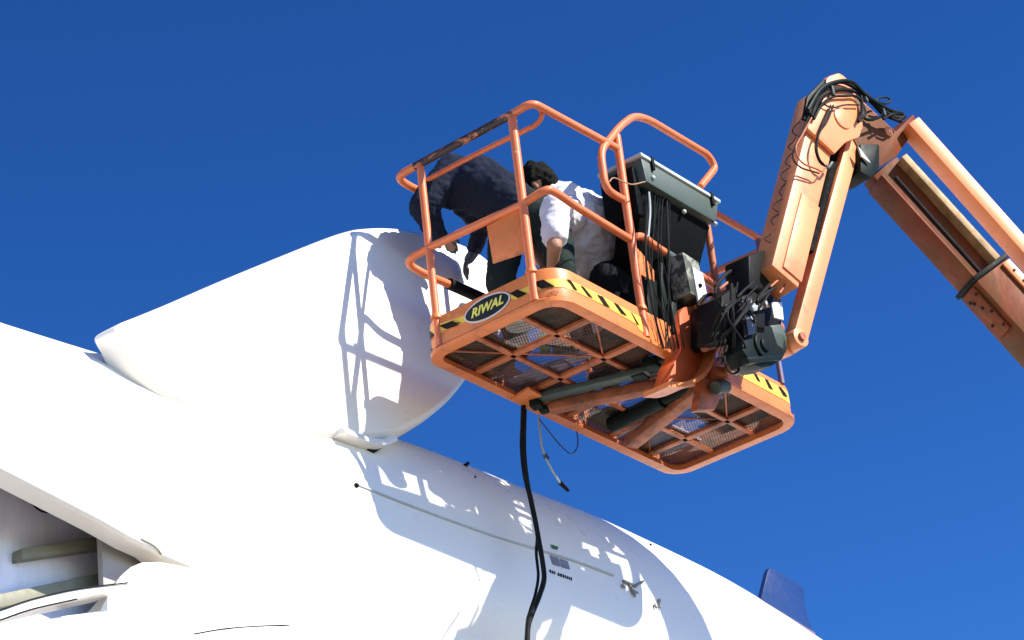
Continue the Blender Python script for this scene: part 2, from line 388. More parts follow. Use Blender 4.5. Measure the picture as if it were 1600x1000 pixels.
# tail fin standing on the tube
fc = [(152, 524), (170, 514), (250, 480), (340, 441), (430, 404), (500, 376), (528, 367), (548, 363), (575, 362), (605, 364), (640, 370), (680, 381), (715, 395), (745, 416), (765, 445), (775, 480), (772, 515), (750, 556), (716, 598), (690, 632), (658, 660), (630, 679), (600, 694), (575, 700), (537, 700), (440, 690), (330, 668), (240, 640), (190, 600), (163, 556), (150, 532)]
YF = 1.19
cont = spline([onY(x, y, YF + .12) for x, y in fc] + [onY(*fc[0], YF + .12)], 4)[:-1]
def inset(c, d):
    out = []; n = len(c); A = sum(c[i].x * c[(i + 1) % n].z - c[(i + 1) % n].x * c[i].z for i in range(n)); sg = 1 if A > 0 else -1
    for i in range(n):
        t = (c[(i + 1) % n] - c[i - 1]); t.y = 0; t.normalize(); nn = V((-t.z, 0, t.x)) * sg; k_ = min(1, max(.06, (c[i] - c[0]).length / .9)); out.append(c[i] + nn * d * k_)
    return out
bm = bmesh.new(); rings = []
for d, dy in ((.06, .60), (.02, .56), (.0, .50), (.0, .12), (.006, .065), (.02, .025), (.045, .006), (.055, 0)):
    rings.append([V((p.x, YF + (dy if dy <= .12 else .12 + (dy - .12) * min(1, max(.02, ((q - cont[0]).length - .12) / 1.1))), p.z)) for p, q in zip(inset(cont, d), cont)])
vr = loft(bm, rings); f1 = bm.faces.new(vr[0]); f2 = bm.faces.new(vr[-1]); bmesh.ops.triangulate(bm, faces=[f1, f2], ngon_method='EAR_CLIP')
fin('tail_fin', bm, WHITE, air, smooth=True)
bm = bmesh.new(); pts = spline([onY(x, y, YF) for x, y in [(529, 677), (560, 690), (590, 697), (612, 690)]], 5)
loft(bm, [[p + V((0, -.03, .03)), p + V((0, -.05, -.012)), p + V((0, .3, -.012)), p + V((0, .3, .03))] for p in pts], capends=True); fin('fin_flange', bm, WHITE, air, bevel=.006)
bm = bmesh.new(); prism(bm, [onY(x, y, YF + .02) for x, y in [(566, 694), (604, 691), (596, 701), (584, 708)]], V((0, .2, 0))); fin('fin_gap_shade', bm, BLACKP, air)  # black block stands in for the dark gap beneath the flange

# ================================================================== BOOM LIFT
lift = empty('boom_lift', V((1.4, -5.5, 0)), 'orange boom lift holding its work basket up against the white aircraft', 'boom lift')
LA, LB = 2.23, .87
# --- platform frame with rounded corners
def corner_path(x0, y0, x1, y1, r, z, n=8):
    """closed outline starting on the near long side, counter-clockwise seen from above"""
    P = []
    for cx, cy, a0, rr in ((x0, y0, 180, r[0]), (x1, y0, 270, r[1]), (x1, y1, 0, r[2]), (x0, y1, 90, r[3])):
        ox = cx + (rr if cx == x0 else -rr); oy = cy + (rr if cy == y0 else -rr)
        for k in range(n + 1):
            a = math.radians(a0 + 90 * k / n); P.append(V((ox + rr * math.cos(a), oy + rr * math.sin(a), z)))
    return P
RC = [.15, .15, .12, .12]
def off_loop(P, d):
    out = []; n = len(P)
    for i in range(n):
        a, b_ = P[i - 1], P[(i + 1) % n]; t = (b_ - a); t.z = 0; t.normalize(); out.append(P[i] + V((t.y, -t.x, 0)) * d)
    return out
O = corner_path(0, 0, LA, LB, RC, ZB)
bm = bmesh.new(); prof = [(.0, 0.0), (.014, .004), (.016, .022), (.006, .032), (.0, .034), (-.004, .030), (-.045, .030), (-.048, .0)]
loops = [[p + V((0, 0, z)) for p in off_loop(O, d)] for d, z in prof]
rings = [[loops[j][i] for j in range(len(prof))] for i in range(len(O))]; rings.append(rings[0])
loft(bm, rings); bmesh.ops.remove_doubles(bm, verts=bm.verts, dist=1e-5)
basket = fin('basket_frame', bm, ORANGE, lift, smooth=True)
tag(basket, 'rounded rectangular base frame of the work basket')
# --- toe boards: near long side split by the mount
def board_path():
    """dense open polyline from X=LA end round the far side to the near side at X=1.05; and the short near piece"""
    far = corner_path(0, 0, LA, LB, RC, 0, 12)
    return far
dense = []
for a, b_ in zip(O, O[1:] + O[:1]):
    L = (b_ - a).length; k = max(1, int(L / .04))
    for i in range(k): dense.append(a + (b_ - a) * (i / k))
nD = len(dense)
def split_boards():
    A = []; C = []
    idx = [i for i in range(nD)]
    # find start: on near side (y~0) X just past 1.5 going counter-clockwise (x grows on the near side)
    near = [i for i in idx if abs(dense[i].y) < 1e-4]
    s1 = min([i for i in near if dense[i].x > 1.50], key=lambda i: dense[i].x)
    e1 = max([i for i in near if dense[i].x < 1.06], key=lambda i: dense[i].x)
    path = []; i = s1
    while i != e1: path.append(dense[i]); i = (i + 1) % nD
    path.append(dense[e1]); return path
BP = split_boards()     # right near piece -> R corner -> far side -> L end -> T corner -> near side up to X 1.06
def off_open(P, d):
    out = []
    for i in range(len(P)):
        a, b_ = P[max(i - 1, 0)], P[min(i + 1, len(P) - 1)]; t = (b_ - a); t.z = 0; t.normalize(); out.append(P[i] + V((t.y, -t.x, 0)) * d)
    return out
def toe(name, P, ztop=.205, cut=None):
    bm = bmesh.new(); pr = [(.002, .036), (.004, .06), (.004, .185), (.0, .200), (-.008, ztop), (-.016, .200), (-.018, .185), (-.014, .06), (-.014, .036)]
    loops = [off_open(P, d) for d, z in pr]; rings = []
    for i in range(len(P)):
        ring = []
        for j, (d, z) in enumerate(pr):
            p = loops[j][i].copy(); zz = z
            if cut:
                ztl = cut(p); zz = min(z, ztl[1]); zz = max(zz, ztl[0])
            p.z = ZB + zz; ring.append(p)
        rings.append(ring)
    loft(bm, rings, capends=True); return fin(name, bm, ORANGE, basket, smooth=True)
def cutR(p):
    if p.y < .05 and p.x < 1.07 and p.x > .5: return (.036 + max(0, p.x - 1.02) * .6, .205 - max(0, p.x - .99) * .55)
    return (0, 1)
toe('toe_board', BP, cut=cutR)
# path lookup for markings
BD = []
for a, b_ in zip(BP, BP[1:]):
    for i in range(4): BD.append(a + (b_ - a) * (i / 4))
BDn = off_open(BD, 1.0)
def to_board(px, py):
    d = ray(px, py); best = None
    for i, p in enumerate(BD):
        n = BDn[i] - p
        if n.dot(BCK) < 0.05: continue
        if (px < 1100) != (i > len(BD) // 2): continue
        # horizontal distance from the sight line to the vertical line through p
        t = ((p.x - CAM.x) * d.x + (p.y - CAM.y) * d.y) / (d.x ** 2 + d.y ** 2)
        q = CAM + d * t; e = math.hypot(q.x - p.x, q.y - p.y)
        if best is None or e < best[0]: best = (e, i, q.z)
    return best[1], best[2]
def board_patch(bm, quad, off=.0075, nu=6, nv=2):
    sz = [to_board(x, y) for x, y in quad]
    G = []
    for v in range(nv + 1):
        row = []
        for u in range(nu + 1):
            a, b_ = u / nu, v / nv
            s = (sz[0][0] * (1 - a) + sz[1][0] * a) * (1 - b_) + (sz[3][0] * (1 - a) + sz[2][0] * a) * b_
            z = (sz[0][1] * (1 - a) + sz[1][1] * a) * (1 - b_) + (sz[3][1] * (1 - a) + sz[2][1] * a) * b_
            i = min(int(s), len(BD) - 2); f = s - i; p = BD[i].lerp(BD[i + 1], f); n = (BDn[i] - BD[i]).lerp(BDn[i + 1] - BD[i + 1], f)
            w = p + n * off; w.z = z; row.append(bm.verts.new(w))
        G.append(row)
    for v in range(nv):
        for u in range(nu): bm.faces.new((G[v][u], G[v][u + 1], G[v + 1][u + 1], G[v + 1][u]))
def z5(*q): return [(640 + x / 4.167, 420 + y / 4.167) for x, y in q]
yq = [z5((140, 400), (300, 325), (345, 355), (175, 435)), z5((270, 340), (375, 300), (372, 345), (325, 368)), z5((620, 185), (820, 100), (850, 138), (690, 205)), z5((805, 105), (900, 72), (945, 122), (850, 140)), z5((885, 76), (1000, 66), (1030, 128), (935, 124)),
      z5((985, 66), (1250, 180), (1300, 262), (1010, 128)), z5((1245, 178), (1440, 285), (1495, 375), (1290, 258)),
      [(984, 488), (1003, 498), (1010, 524), (997, 516)]]
for q in yq[:]:
    pass
for q in yq:
    bm = bmesh.new(); board_patch(bm, q, .0065); fin('hazard_tape', bm, YEL, basket)
blk = [z5((118, 418), (142, 402), (176, 436), (128, 470)), z5((200, 375), (285, 342), (325, 368), (245, 398)), z5((655, 165), (708, 138), (772, 166), (715, 195)), z5((805, 98), (872, 76), (945, 122), (858, 137)),
       z5((1018, 70), (1045, 82), (1087, 148), (1060, 137)), z5((1100, 112), (1130, 124), (1185, 198), (1153, 184)), z5((1213, 170), (1245, 184), (1293, 255), (1260, 238)), z5((1318, 220), (1350, 238), (1405, 313), (1370, 296))]
for q in blk:
    bm = bmesh.new(); board_patch(bm, q, .0095); fin('hazard_stripe', bm, BLK, basket)
def z6(*q): return [(900 + x / 4.167, 520 + y / 4.167) for x, y in q]
bm = bmesh.new(); board_patch(bm, z6((1005, 190), (1435, 390), (1455, 470), (1010, 255)), .0065, 14)
fin('hazard_tape', bm, YEL, basket)
for q in [z6((1150, 262), (1168, 272), (1196, 325), (1172, 312)), z6((1220, 300), (1242, 312), (1278, 375), (1252, 362)), z6((1305, 350), (1328, 360), (1370, 423), (1340, 412)), z6((1398, 400), (1420, 412), (1448, 465), (1430, 455))]:
    bm = bmesh.new(); board_patch(bm, q, .0095); fin('hazard_stripe', bm, BLK, basket)
# oval name sign
sc = onX(763, 481.5, 0); sc.x = -.009
SY = (onX(727, 493, 0).y - onX(800, 471, 0).y) / 2
SZ = .062
def ellipse(bm, a, b_, x, th):
    pts = [V((x, sc.y + a * math.cos(t), sc.z + b_ * math.sin(t))) for t in [2 * math.pi * k / 48 for k in range(48)]]; prism(bm, pts, V((th, 0, 0)))
bm = bmesh.new(); ellipse(bm, SY, SZ + .004, -.007, -.004); sign = fin('oval_sign', bm, SIGNR, basket)
bm = bmesh.new(); ellipse(bm, SY - .010, SZ - .006, -.0115, -.0015); fin('sign_face', bm, SIGNB, basket)
fcv = bpy.data.curves.new('sign_lettering', 'FONT'); fcv.body = 'RIWAL'; fcv.size = .068; fcv.align_x = 'CENTER'; fcv.align_y = 'CENTER'; fcv.shear = .35; fcv.offset = .0022; fcv.extrude = .0008; fcv.space_character = 1.02
fo = bpy.data.objects.new('t', fcv); COL.objects.link(fo); dg = bpy.context.evaluated_depsgraph_get(); me = bpy.data.meshes.new_from_object(fo.evaluated_get(dg)); bpy.data.objects.remove(fo)
for v in me.vertices:
    x, y, z = v.co; v.co = V((-.0145 - z, sc.y - x, sc.z + y * 1.0))
me.name = 'sign_lettering'; me.materials.clear(); link('sign_lettering', me, SIGNY, basket)
CROSSM = paint('grimy_cross_paint', (.50, .14, .05), .25, .55, stain=(.16, .06, .03), stain_at=(.46, .66), sscale=7)
# cross members and grating of the floor
for x in (.38, .78, 1.16, 1.55, 1.92):
    bm = bmesh.new(); beam(bm, B(x, .045, .038), B(x, LB - .045, .038), .042, .022, V((1, 0, 0))); fin('cross_member', bm, CROSSM, basket, bevel=.003)
for y in (.29, .58):
    bm = bmesh.new(); beam(bm, B(.045, y, .036), B(LA - .045, y, .036), .030, .018, V((0, 1, 0))); fin('cross_member', bm, CROSSM, basket, bevel=.003)
for x0_, x1_, y0_, y1_ in ((.38, .78, .045, .29), (.78, .38, .29, .58), (.38, .045, .58, .82), (1.55, 1.92, .045, .29), (1.92, 1.55, .29, .58), (1.55, 1.92, .58, .82), (1.16, .78, .58, .82)):
    bm = bmesh.new(); cyl(bm, B(x0_, y0_, .046), B(x1_, y1_, .046), .0055, .0055, 8); fin('diagonal_brace', bm, CROSSM, basket, smooth=True)
bm = bmesh.new(); pit = .0165; zz = .054
def clipseg(p, d):
    ts = []
    lo_, hi_ = -9, 9
    for a, da, mn, mx in ((p[0], d[0], .02, LA - .02), (p[1], d[1], .02, LB - .02)):
        t0, t1 = (mn - a) / da, (mx - a) / da
        if t0 > t1: t0, t1 = t1, t0
        lo_ = max(lo_, t0); hi_ = min(hi_, t1)
    return (lo_, hi_) if hi_ > lo_ else None
for sgn in (1, -1):
    d = (math.cos(math.radians(28)), sgn * math.sin(math.radians(28)))
    k = -200
    while k < 260:
        p = (0, k * pit * 1.0 if sgn > 0 else k * pit)
        s = clipseg(p, d)
        if s:
            a = B(p[0] + d[0] * s[0], p[1] + d[1] * s[0], zz + sgn * .0005); b_ = B(p[0] + d[0] * s[1], p[1] + d[1] * s[1], zz + sgn * .0005)
            beam(bm, a, b_, .0032, .0017, V((0, 0, 1)))
        k += 1
fin('floor_grating', bm, GRATE, basket)
# --- rails
RAILM = paint('scuffed_rail_paint', (.68, .17, .06), .12, .4, stain=(.40, .12, .05), stain_at=(.58, .74), sscale=6, chips=(.70, .60, .55), chip_at=(.66, .70), cscale=18)
RR = .0215
def rail(name, pts, mat=RAILM, r=RR, rad=.12, raw=False):
    P = pts if raw else rounded([B(*p) for p in pts], rad, 8); return tubeobj(name, P, r, mat, basket, 12)
zt = 1.145
tj = B(0, .12, zt)
rail('top_rail', [(0, .12, zt), (0, 0, zt + .01), (.76, 0, 1.185)], rad=.115)
rail('top_rail', [(0, .12, zt), (0, .80, zt - .01)], WORN, r=.0225)
rail('top_rail', [(0, .80, zt - .01), (-.01, .93, zt - .02), (.13, .93, zt - .035), (.5, .88, zt - .02), (1.2, LB, zt), (LA, LB, zt), (LA, 0, zt), (1.56, 0, zt - .01)], rad=.10)
# inner rail that loops back under the near top rail
rail('inner_rail', spline([onX(845, 172, .12), onX(847, 180, .12), onX(838, 194, .12), onX(812, 208, .13), onX(770, 228, .13), onX(715, 256, .13), onX(663, 284, .14)], 6), raw=True, r=.014)
rail('middle_rail', [(0, .13, .60), (0, .79, .62), (-.01, .93, .60), (.12, .90, .56), (.6, LB, .57), (LA, LB, .58), (LA, 0, .60), (1.5, 0, .63)], rad=.09)
rail('middle_rail', spline([B(0, .13, .60), B(.03, .01, .635), B(.10, -.005, .645), B(.3, 0, .635), B(.76, 0, .615)], 6), raw=True)
rail('middle_rail', spline([B(.76, 0, .635), B(.86, -.01, .67), B(1.0, -.005, .66), B(1.5, 0, .63)], 6), raw=True)
# guard hoop round the control console
rail('guard_hoop', rounded([onY(x, y, 0.0) for x, y in [(973, 312), (946, 296), (938, 236), (968, 198), (990, 181), (1012, 186), (1106, 242), (1118, 262), (1094, 292)]], .07, 6), raw=True)
def post(x, y, z0=.2, z1=1.13, mat=RAILM, r=.021): return tubeobj('post', [B(x, y, z0), B(x, y, (z0 + z1) / 2), B(x, y, z1)], r, mat, basket, 12)
post(0, .765, .03, 1.12); post(0, .135, .03, 1.13, r=.0235); post(.76, 0, .03, 1.27, r=.0235); post(1.55, 0, .2, 1.12, RUST); post(2.08, 0, .2, 1.13, PURP, .017)  # post right of the console: its shade is put into the darker paint
post(.75, LB, .1, 1.13); post(1.5, LB, .1, 1.13); post(LA, .45, .1, 1.13)
for x, y in ((0, .765), (0, .135), (.76, 0)):
    bm = bmesh.new(); cyl(bm, B(x, y, .19), B(x, y, .215), .033, .027, 16); fin('post_socket', bm, ORANGE, basket, smooth=True)
# plate on the short side and gusset on the near side
bm = bmesh.new(); prism(bm, [onX(x, y, .005) for x, y in [(760, 353), (820, 322), (824, 394), (770, 412)]], V((.006, 0, 0))); fin('document_plate', bm, DEEP if False else ORANGE, basket, bevel=.003)
bm = bmesh.new(); prism(bm, [onY(x, y, .0) for x, y in [(988, 380), (1004, 396), (1023, 424), (1023, 440), (1000, 428), (993, 414)]], V((0, .006, 0))); fin('gusset_plate', bm, ORANGE, basket, bevel=.002)
# patch of black padding on the far middle rail
rail('rail_padding', [(.30, .885, .565), (.66, .872, .57)], BLACKR, r=.032)
rail('rail_padding', [(1.06, -.003, .655), (1.24, 0, .646)], GREENG, r=.026)

# --- control console
HOUS = paint('shade_black_housing', (.004, .005, .005), .3, .7, spec=.05)  # near-black stands in for shade under the console and in the jib gap
con = empty('control_console', B(1.15, 0, 0.9), None, None); con.parent = lift; con.matrix_parent_inverse = parent_inv(lift)
bm = bmesh.new(); abox(bm, B(.80, -.11, .955), B(1.53, .17, 1.10))
for v in bm.verts:
    if v.co.z < ZB + 1.0: v.co.x += .02 if v.co.x < 1.1 else -.06
fin('console_tray', bm, GREENG, con, bevel=.012)
bm = bmesh.new(); abox(bm, B(.79, -.12, 1.102), B(1.54, .18, 1.125)); fin('console_lid', bm, PALE, con, bevel=.006)
for x in (.88, 1.44):
    bm = bmesh.new(); abox(bm, B(x, -.128, 1.05), B(x + .02, -.112, 1.132)); fin('latch', bm, BLACKP, con, bevel=.003)
bm = bmesh.new(); abox(bm, B(.775, -.06, .76), B(.83, .16, 1.06)); fin('side_cover', bm, HOUS, con, bevel=.01)
bm = bmesh.new()
prism(bm, [B(.84, -.07, .95), B(1.47, -.07, .95), B(1.44, .02, .72), B(1.30, .06, .56), B(.90, .08, .60)], V((0, .16, 0))); fin('console_housing', bm, HOUS, con, bevel=.01)
for x, y, z in ((.88, -.115, 1.0), (1.47, -.1, .95), (1.2, -.08, .93)): bm = bmesh.new(); bmesh.ops.create_icosphere(bm, subdivisions=2, radius=.014, matrix=Matrix.Translation(B(x, y, z))); fin('indicator_lamp', bm, PALE, con, smooth=True)
# control cables falling from the console
ck = random.Random(5)
for k in range(9):
    xx = 1006 + k * 4.5; pts = [onY(xx + 4, 300 + ck.uniform(-6, 10), -.07), onY(xx + ck.uniform(-3, 6), 350, -.09), onY(xx + ck.uniform(-2, 8), 400, -.09), onY(xx + 6 + ck.uniform(-4, 10), 450, -.08), onY(xx + 14 + ck.uniform(-6, 10), 500, -.07), onY(xx + 22 + ck.uniform(-4, 6), 545, -.05)]
    tubeobj('cable', spline(pts, 6), ck.choice([.002, .003, .0045, .006]), ck.choice([BLACKR, BLACKR, BLACKR, DGREEN]), con, 6)
tubeobj('cable', spline([onY(x, y, -.12) for x, y in [(952, 284), (960, 278), (985, 288), (1008, 284)]], 5), .004, paint('tan_cord', (.35, .2, .12)), con, 6)
tubeobj('cable', spline([onY(x, y, -.13) for x, y in [(1014, 300), (1016, 330), (1013, 370)]], 5), .005, PALE, con, 6)
# valve box with mottled cover
bm = bmesh.new(); c0 = onY(1072, 440, -.05)
box(bm, c0, V((.075, 0, -.005)), V((0, .06, 0)), V((-.01, 0, .125))); fin('valve_box', bm, CAMO, con, bevel=.01)
bm = bmesh.new(); prism(bm, [onY(x, y, -.118) for x, y in [(1082, 417), (1098, 427), (1106, 466), (1092, 472)]], V((0, .01, 0))); fin('box_label', bm, LABELW, con)
bm = bmesh.new(); bmesh.ops.create_icosphere(bm, subdivisions=2, radius=.012, matrix=Matrix.Translation(onY(1094, 446, -.122))); fin('knob', bm, BLACKP, con, smooth=True)
# dark filter housings beside the cables, down to the floor frame
for q, Y in (([(1032, 400), (1056, 405), (1058, 505), (1036, 500)], .02), ([(1008, 430), (1030, 440), (1040, 520), (1016, 505)], .05), ([(1050, 470), (1078, 478), (1076, 530), (1052, 520)], -.02)):
    bm = bmesh.new(); prism(bm, [onY(x, y, Y) for x, y in q], V((0, .12, 0))); fin('filter_housing', bm, DGREEN, con, bevel=.008)

# --- mount: curved bracket, two under-arms, hydraulic parts
bm = bmesh.new()
pts = [onY(x, y, -.05) for x, y in [(1062, 490), (1068, 480), (1098, 476), (1102, 500), (1110, 545), (1104, 572), (1090, 592), (1066, 600), (1045, 598), (1052, 570), (1064, 548)]]
prism(bm, rounded(pts, .02, 3), V((0, .10, 0))); fin('mount_bracket', bm, DEEP, lift, bevel=.008)
bm = bmesh.new(); pts = spline([onY(x, y, -.11) for x, y in [(1099, 478), (1110, 520), (1115, 548), (1108, 575), (1092, 595), (1066, 606), (1040, 606)]], 6)
loft(bm, [[p, p + V((0, -.02, 0)), p + V((0, -.02, .028)), p + V((0, .14, .028)), p + V((0, .14, 0))] for p in pts], capends=True)
fin('bracket_flange', bm, ORANGE, lift, smooth=False)
def uarm(p, q, w, h, mat, name='under_arm', bev=.008):
    bm = bmesh.new(); beam(bm, p, q, w, h, V((0, 0, 1)).cross((q - p).normalized())); return fin(name, bm, mat, lift, bevel=bev)
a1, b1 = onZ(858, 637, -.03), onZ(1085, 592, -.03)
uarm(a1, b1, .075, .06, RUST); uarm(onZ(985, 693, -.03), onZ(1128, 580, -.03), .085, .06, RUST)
off = (b1 - a1).normalized(); side = V((0, 0, 1)).cross(off)
uarm(onZ(842, 622, .0) , onZ(1030, 575, .0), .07, .035, GREENG, 'under_arm_channel')
bm = bmesh.new(); prism(bm, [onZ(x, y, -.012) for x, y in [(798, 626), (826, 608), (862, 628), (868, 652), (838, 648)]], V((0, 0, .02))); fin('corner_plate', bm, ORANGE, basket, bevel=.004)
bm = bmesh.new()
cyl(bm, onZ(955, 664, .005), onZ(1035, 625, .005), .045, .045, 18); cyl(bm, onZ(1030, 628, .005), onZ(1080, 605, .0), .03, .03, 14); fin('hydraulic_cylinder', bm, DGREEN, lift, smooth=True)
for x, y, z, s in ((1020, 570, .01, .05), (1038, 562, .02, .04), (1000, 585, .0, .045), (838, 632, -.03, .035), (850, 640, -.04, .028), (1128, 600, -.02, .035)):
    bm = bmesh.new(); p = onZ(x, y, z); box(bm, p, V((s, .01, 0)), V((-.01, s * .8, 0)), V((0, 0, s * .6))); fin('valve_block', bm, DGREEN, lift, bevel=.008)
bm = bmesh.new(); cyl(bm, onY(1118, 606, -.08), onY(1134, 604, -.08), .035, .035, 16); fin('pivot_pin', bm, GREENG, lift, smooth=True)
# tie plate between bracket and right toe board
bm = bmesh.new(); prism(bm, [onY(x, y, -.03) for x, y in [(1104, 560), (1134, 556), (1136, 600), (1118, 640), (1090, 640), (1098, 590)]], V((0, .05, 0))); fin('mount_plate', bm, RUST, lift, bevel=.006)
bm = bmesh.new(); prism(bm, [onY(x, y, -.16) for x, y in [(1142, 556), (1156, 540), (1160, 560), (1157, 578), (1144, 580)]], V((0, .05, 0))); fin('lug', bm, ORANGE2, lift, bevel=.01)
cyl_p = [(1100, 544), (1125, 536), (1160, 534)]
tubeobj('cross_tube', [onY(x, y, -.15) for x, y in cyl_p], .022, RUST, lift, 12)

# --- jib and strut stand in one vertical plane, boom and link in another
def vplane(a, b_):
    h = (b_ - a); h.z = 0; h.normalize(); n = V((-h.y, h.x, 0))
    if n.dot(BCK) > 0: n = -n                       # points away from the camera
    return a, n
JA, NJ = vplane(atd(1213, 445, 15.6), atd(1300, 150, 16.75))
def P_(x, y, dx=0):
    d = ray(x, y); a = JA + NJ * dx; return CAM + d * ((a - CAM).dot(NJ) / d.dot(NJ))
jb0, jb1 = P_(1213, 445), P_(1283, 168)
ju = (jb1 - jb0).normalized(); jn = NJ.cross(ju)
if jn.dot(P_(1300, 300) - P_(1200, 300)) < 0: jn = -jn        # towards the strut
bm = bmesh.new(); beam(bm, jb0 - jn * .015, jb1 - jn * .015, .17, .205, -NJ); jib = fin('jib_arm', bm, ORANGE2, lift, bevel=.012)
bm = bmesh.new(); box(bm, jb0 + ju * .34 - NJ * .09 + jn * .02, ju * .30, jn * .07, NJ * .006); fin('jib_wear_plate', bm, ORANGE2, jib, bevel=.003)
sb0, sb1 = P_(1243, 532), P_(1332, 205)
bm = bmesh.new(); beam(bm, sb0, sb1, .085, .098, -NJ); cyl(bm, sb0 - NJ * .0435, sb0 + NJ * .0435, .056, .056, 22); cyl(bm, sb1 - NJ * .0435, sb1 + NJ * .0435, .056, .056, 22)
strut = fin('jib_strut', bm, ORANGE2, lift, bevel=.006)
for p in (sb0, sb1): bm = bmesh.new(); cyl(bm, p - NJ * .06, p + NJ * .06, .024, .024, 14); fin('pin', bm, RUST, strut, smooth=True)
mid0, mid1 = P_(1262, 400, .03), P_(1312, 205, .03)
bm = bmesh.new(); cyl(bm, mid0, mid0.lerp(mid1, .7), .05, .05, 20); cyl(bm, mid0.lerp(mid1, .68), mid1, .028, .028, 16); fin('jib_cylinder', bm, HOUS, lift, smooth=True)
bm = bmesh.new(); prism(bm, [P_(x, y, .02) for x, y in [(1255, 385), (1296, 225), (1306, 200), (1318, 200), (1296, 290), (1268, 375)]], NJ * .05); fin('jib_gap_fill', bm, HOUS, jib)  # near-black sheet stands in for the shaded gap beside the strut
bm = bmesh.new(); prism(bm, [P_(x, y, -.04) for x, y in [(1236, 400), (1262, 372), (1262, 392), (1246, 409), (1238, 414)]], NJ * .09); fin('cylinder_lug', bm, RUST, jib)
def head(name, px, dx, th, mat, bev=.01):
    bm = bmesh.new(); prism(bm, rounded([P_(x, y, dx) for x, y in px], .02, 3), NJ * th); return fin(name, bm, mat, lift, bevel=bev)
head('head_plate', [(1262, 200), (1280, 138), (1296, 118), (1312, 113), (1324, 122), (1336, 150), (1350, 190), (1344, 214), (1322, 222), (1305, 240)], -.115, .03, ORANGE2)
head('head_plate', [(1262, 200), (1276, 140), (1292, 120), (1308, 115), (1324, 122), (1340, 150), (1400, 205), (1398, 232), (1350, 232), (1305, 240)], .09, .03, ORANGE2)
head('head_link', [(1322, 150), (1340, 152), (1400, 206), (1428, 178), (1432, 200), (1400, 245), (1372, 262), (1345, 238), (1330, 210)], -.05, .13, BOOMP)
head('head_link', [(1345, 225), (1374, 225), (1374, 262), (1362, 278), (1345, 268)], -.08, .16, DGREEN)
bm = bmesh.new(); p = P_(1318, 184, -.125); cyl(bm, p, p + NJ * .25, .068, .068, 28); fin('head_pivot', bm, ORANGE2, lift, bevel=.006)
bm = bmesh.new(); p = P_(1389, 205, -.06); cyl(bm, p, p + NJ * .15, .03, .03, 18); fin('head_pivot', bm, ORANGE2, lift, smooth=True)
head('head_shroud', [(1256, 185), (1262, 150), (1285, 126), (1292, 122), (1290, 150), (1268, 190)], -.125, .02, DGREEN, .004)
head('pointer_plate', [(1341, 228), (1362, 256), (1346, 244)], -.10, .01, PALE, 0)
# boom: C-section inner boom, collar, outer section running on down to the machine
bs = P_(1379, 262, .0); be = atd(1590, 494, 16.55)
_, NB = vplane(bs, be)
def PB(x, y, dx=0):
    d = ray(x, y); a = bs + NB * dx; return CAM + d * ((a - CAM).dot(NB) / d.dot(NB))
bu = (be - bs).normalized(); bn = NB.cross(bu)
if bn.z < 0: bn = -bn                              # towards the top side of the boom
Lc = (PB(1533, 432) - bs).dot(bu)
hw, hh = .095, .125
def bbox(name, s0, s1, n0, n1, q0, q1, mat, par=lift, bev=.004):
    bm = bmesh.new(); box(bm, bs + bu * ((s0 + s1) / 2) + bn * ((n0 + n1) / 2) + NB * ((q0 + q1) / 2), bu * ((s1 - s0) / 2), bn * ((n1 - n0) / 2), NB * ((q1 - q0) / 2)); return fin(name, bm, mat, par, bevel=bev)
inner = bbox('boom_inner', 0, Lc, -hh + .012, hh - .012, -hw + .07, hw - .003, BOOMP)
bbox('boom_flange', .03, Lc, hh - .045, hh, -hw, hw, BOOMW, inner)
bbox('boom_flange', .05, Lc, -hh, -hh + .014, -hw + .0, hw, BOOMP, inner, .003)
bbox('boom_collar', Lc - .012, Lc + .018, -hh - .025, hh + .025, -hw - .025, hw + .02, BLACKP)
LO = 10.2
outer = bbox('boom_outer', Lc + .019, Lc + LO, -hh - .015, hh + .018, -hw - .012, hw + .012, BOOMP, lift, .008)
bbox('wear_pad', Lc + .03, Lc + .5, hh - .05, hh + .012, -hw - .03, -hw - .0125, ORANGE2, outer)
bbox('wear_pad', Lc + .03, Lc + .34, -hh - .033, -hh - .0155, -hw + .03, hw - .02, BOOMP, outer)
for s_, q in ((.07, -.05), (.10, .02), (.2, -.05), (.26, .03), (.15, -.01), (.3, -.05), (.08, .04)):
    bm = bmesh.new(); p = bs + bu * (Lc + s_) - bn * (hh + .033) + NB * q; cyl(bm, p, p - bn * .006, .010, .010, 8); fin('bolt', bm, BLACKP, outer, smooth=True)
for s_ in (.10, .18, .34):
    bm = bmesh.new(); p = bs + bu * (Lc + s_) + bn * (hh - .02) - NB * (hw + .03); cyl(bm, p, p - NB * .006, .008, .008, 8); fin('bolt', bm, BLACKP, outer, smooth=True)
bm = bmesh.new(); tube(bm, [bs + bu * .1 - NB * .06 - bn * .03, bs + bu * (Lc - .01) - NB * .06 - bn * .04], .012, 8); fin('hydraulic_line', bm, BLACKR, inner, smooth=True)
# parallel link above the boom
r0, r1 = PB(1421, 196), PB(1600, 397)
ru = (r1 - r0).normalized()
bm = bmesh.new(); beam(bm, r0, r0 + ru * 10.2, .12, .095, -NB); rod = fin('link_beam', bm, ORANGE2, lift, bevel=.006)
bm = bmesh.new(); beam(bm, r0 - ru * .003, r0 - ru * .0005, .095, .07, -NB); fin('dark_end_plate', bm, BLACKP, rod)  # black plate stands in for the dark inside of the hollow beam
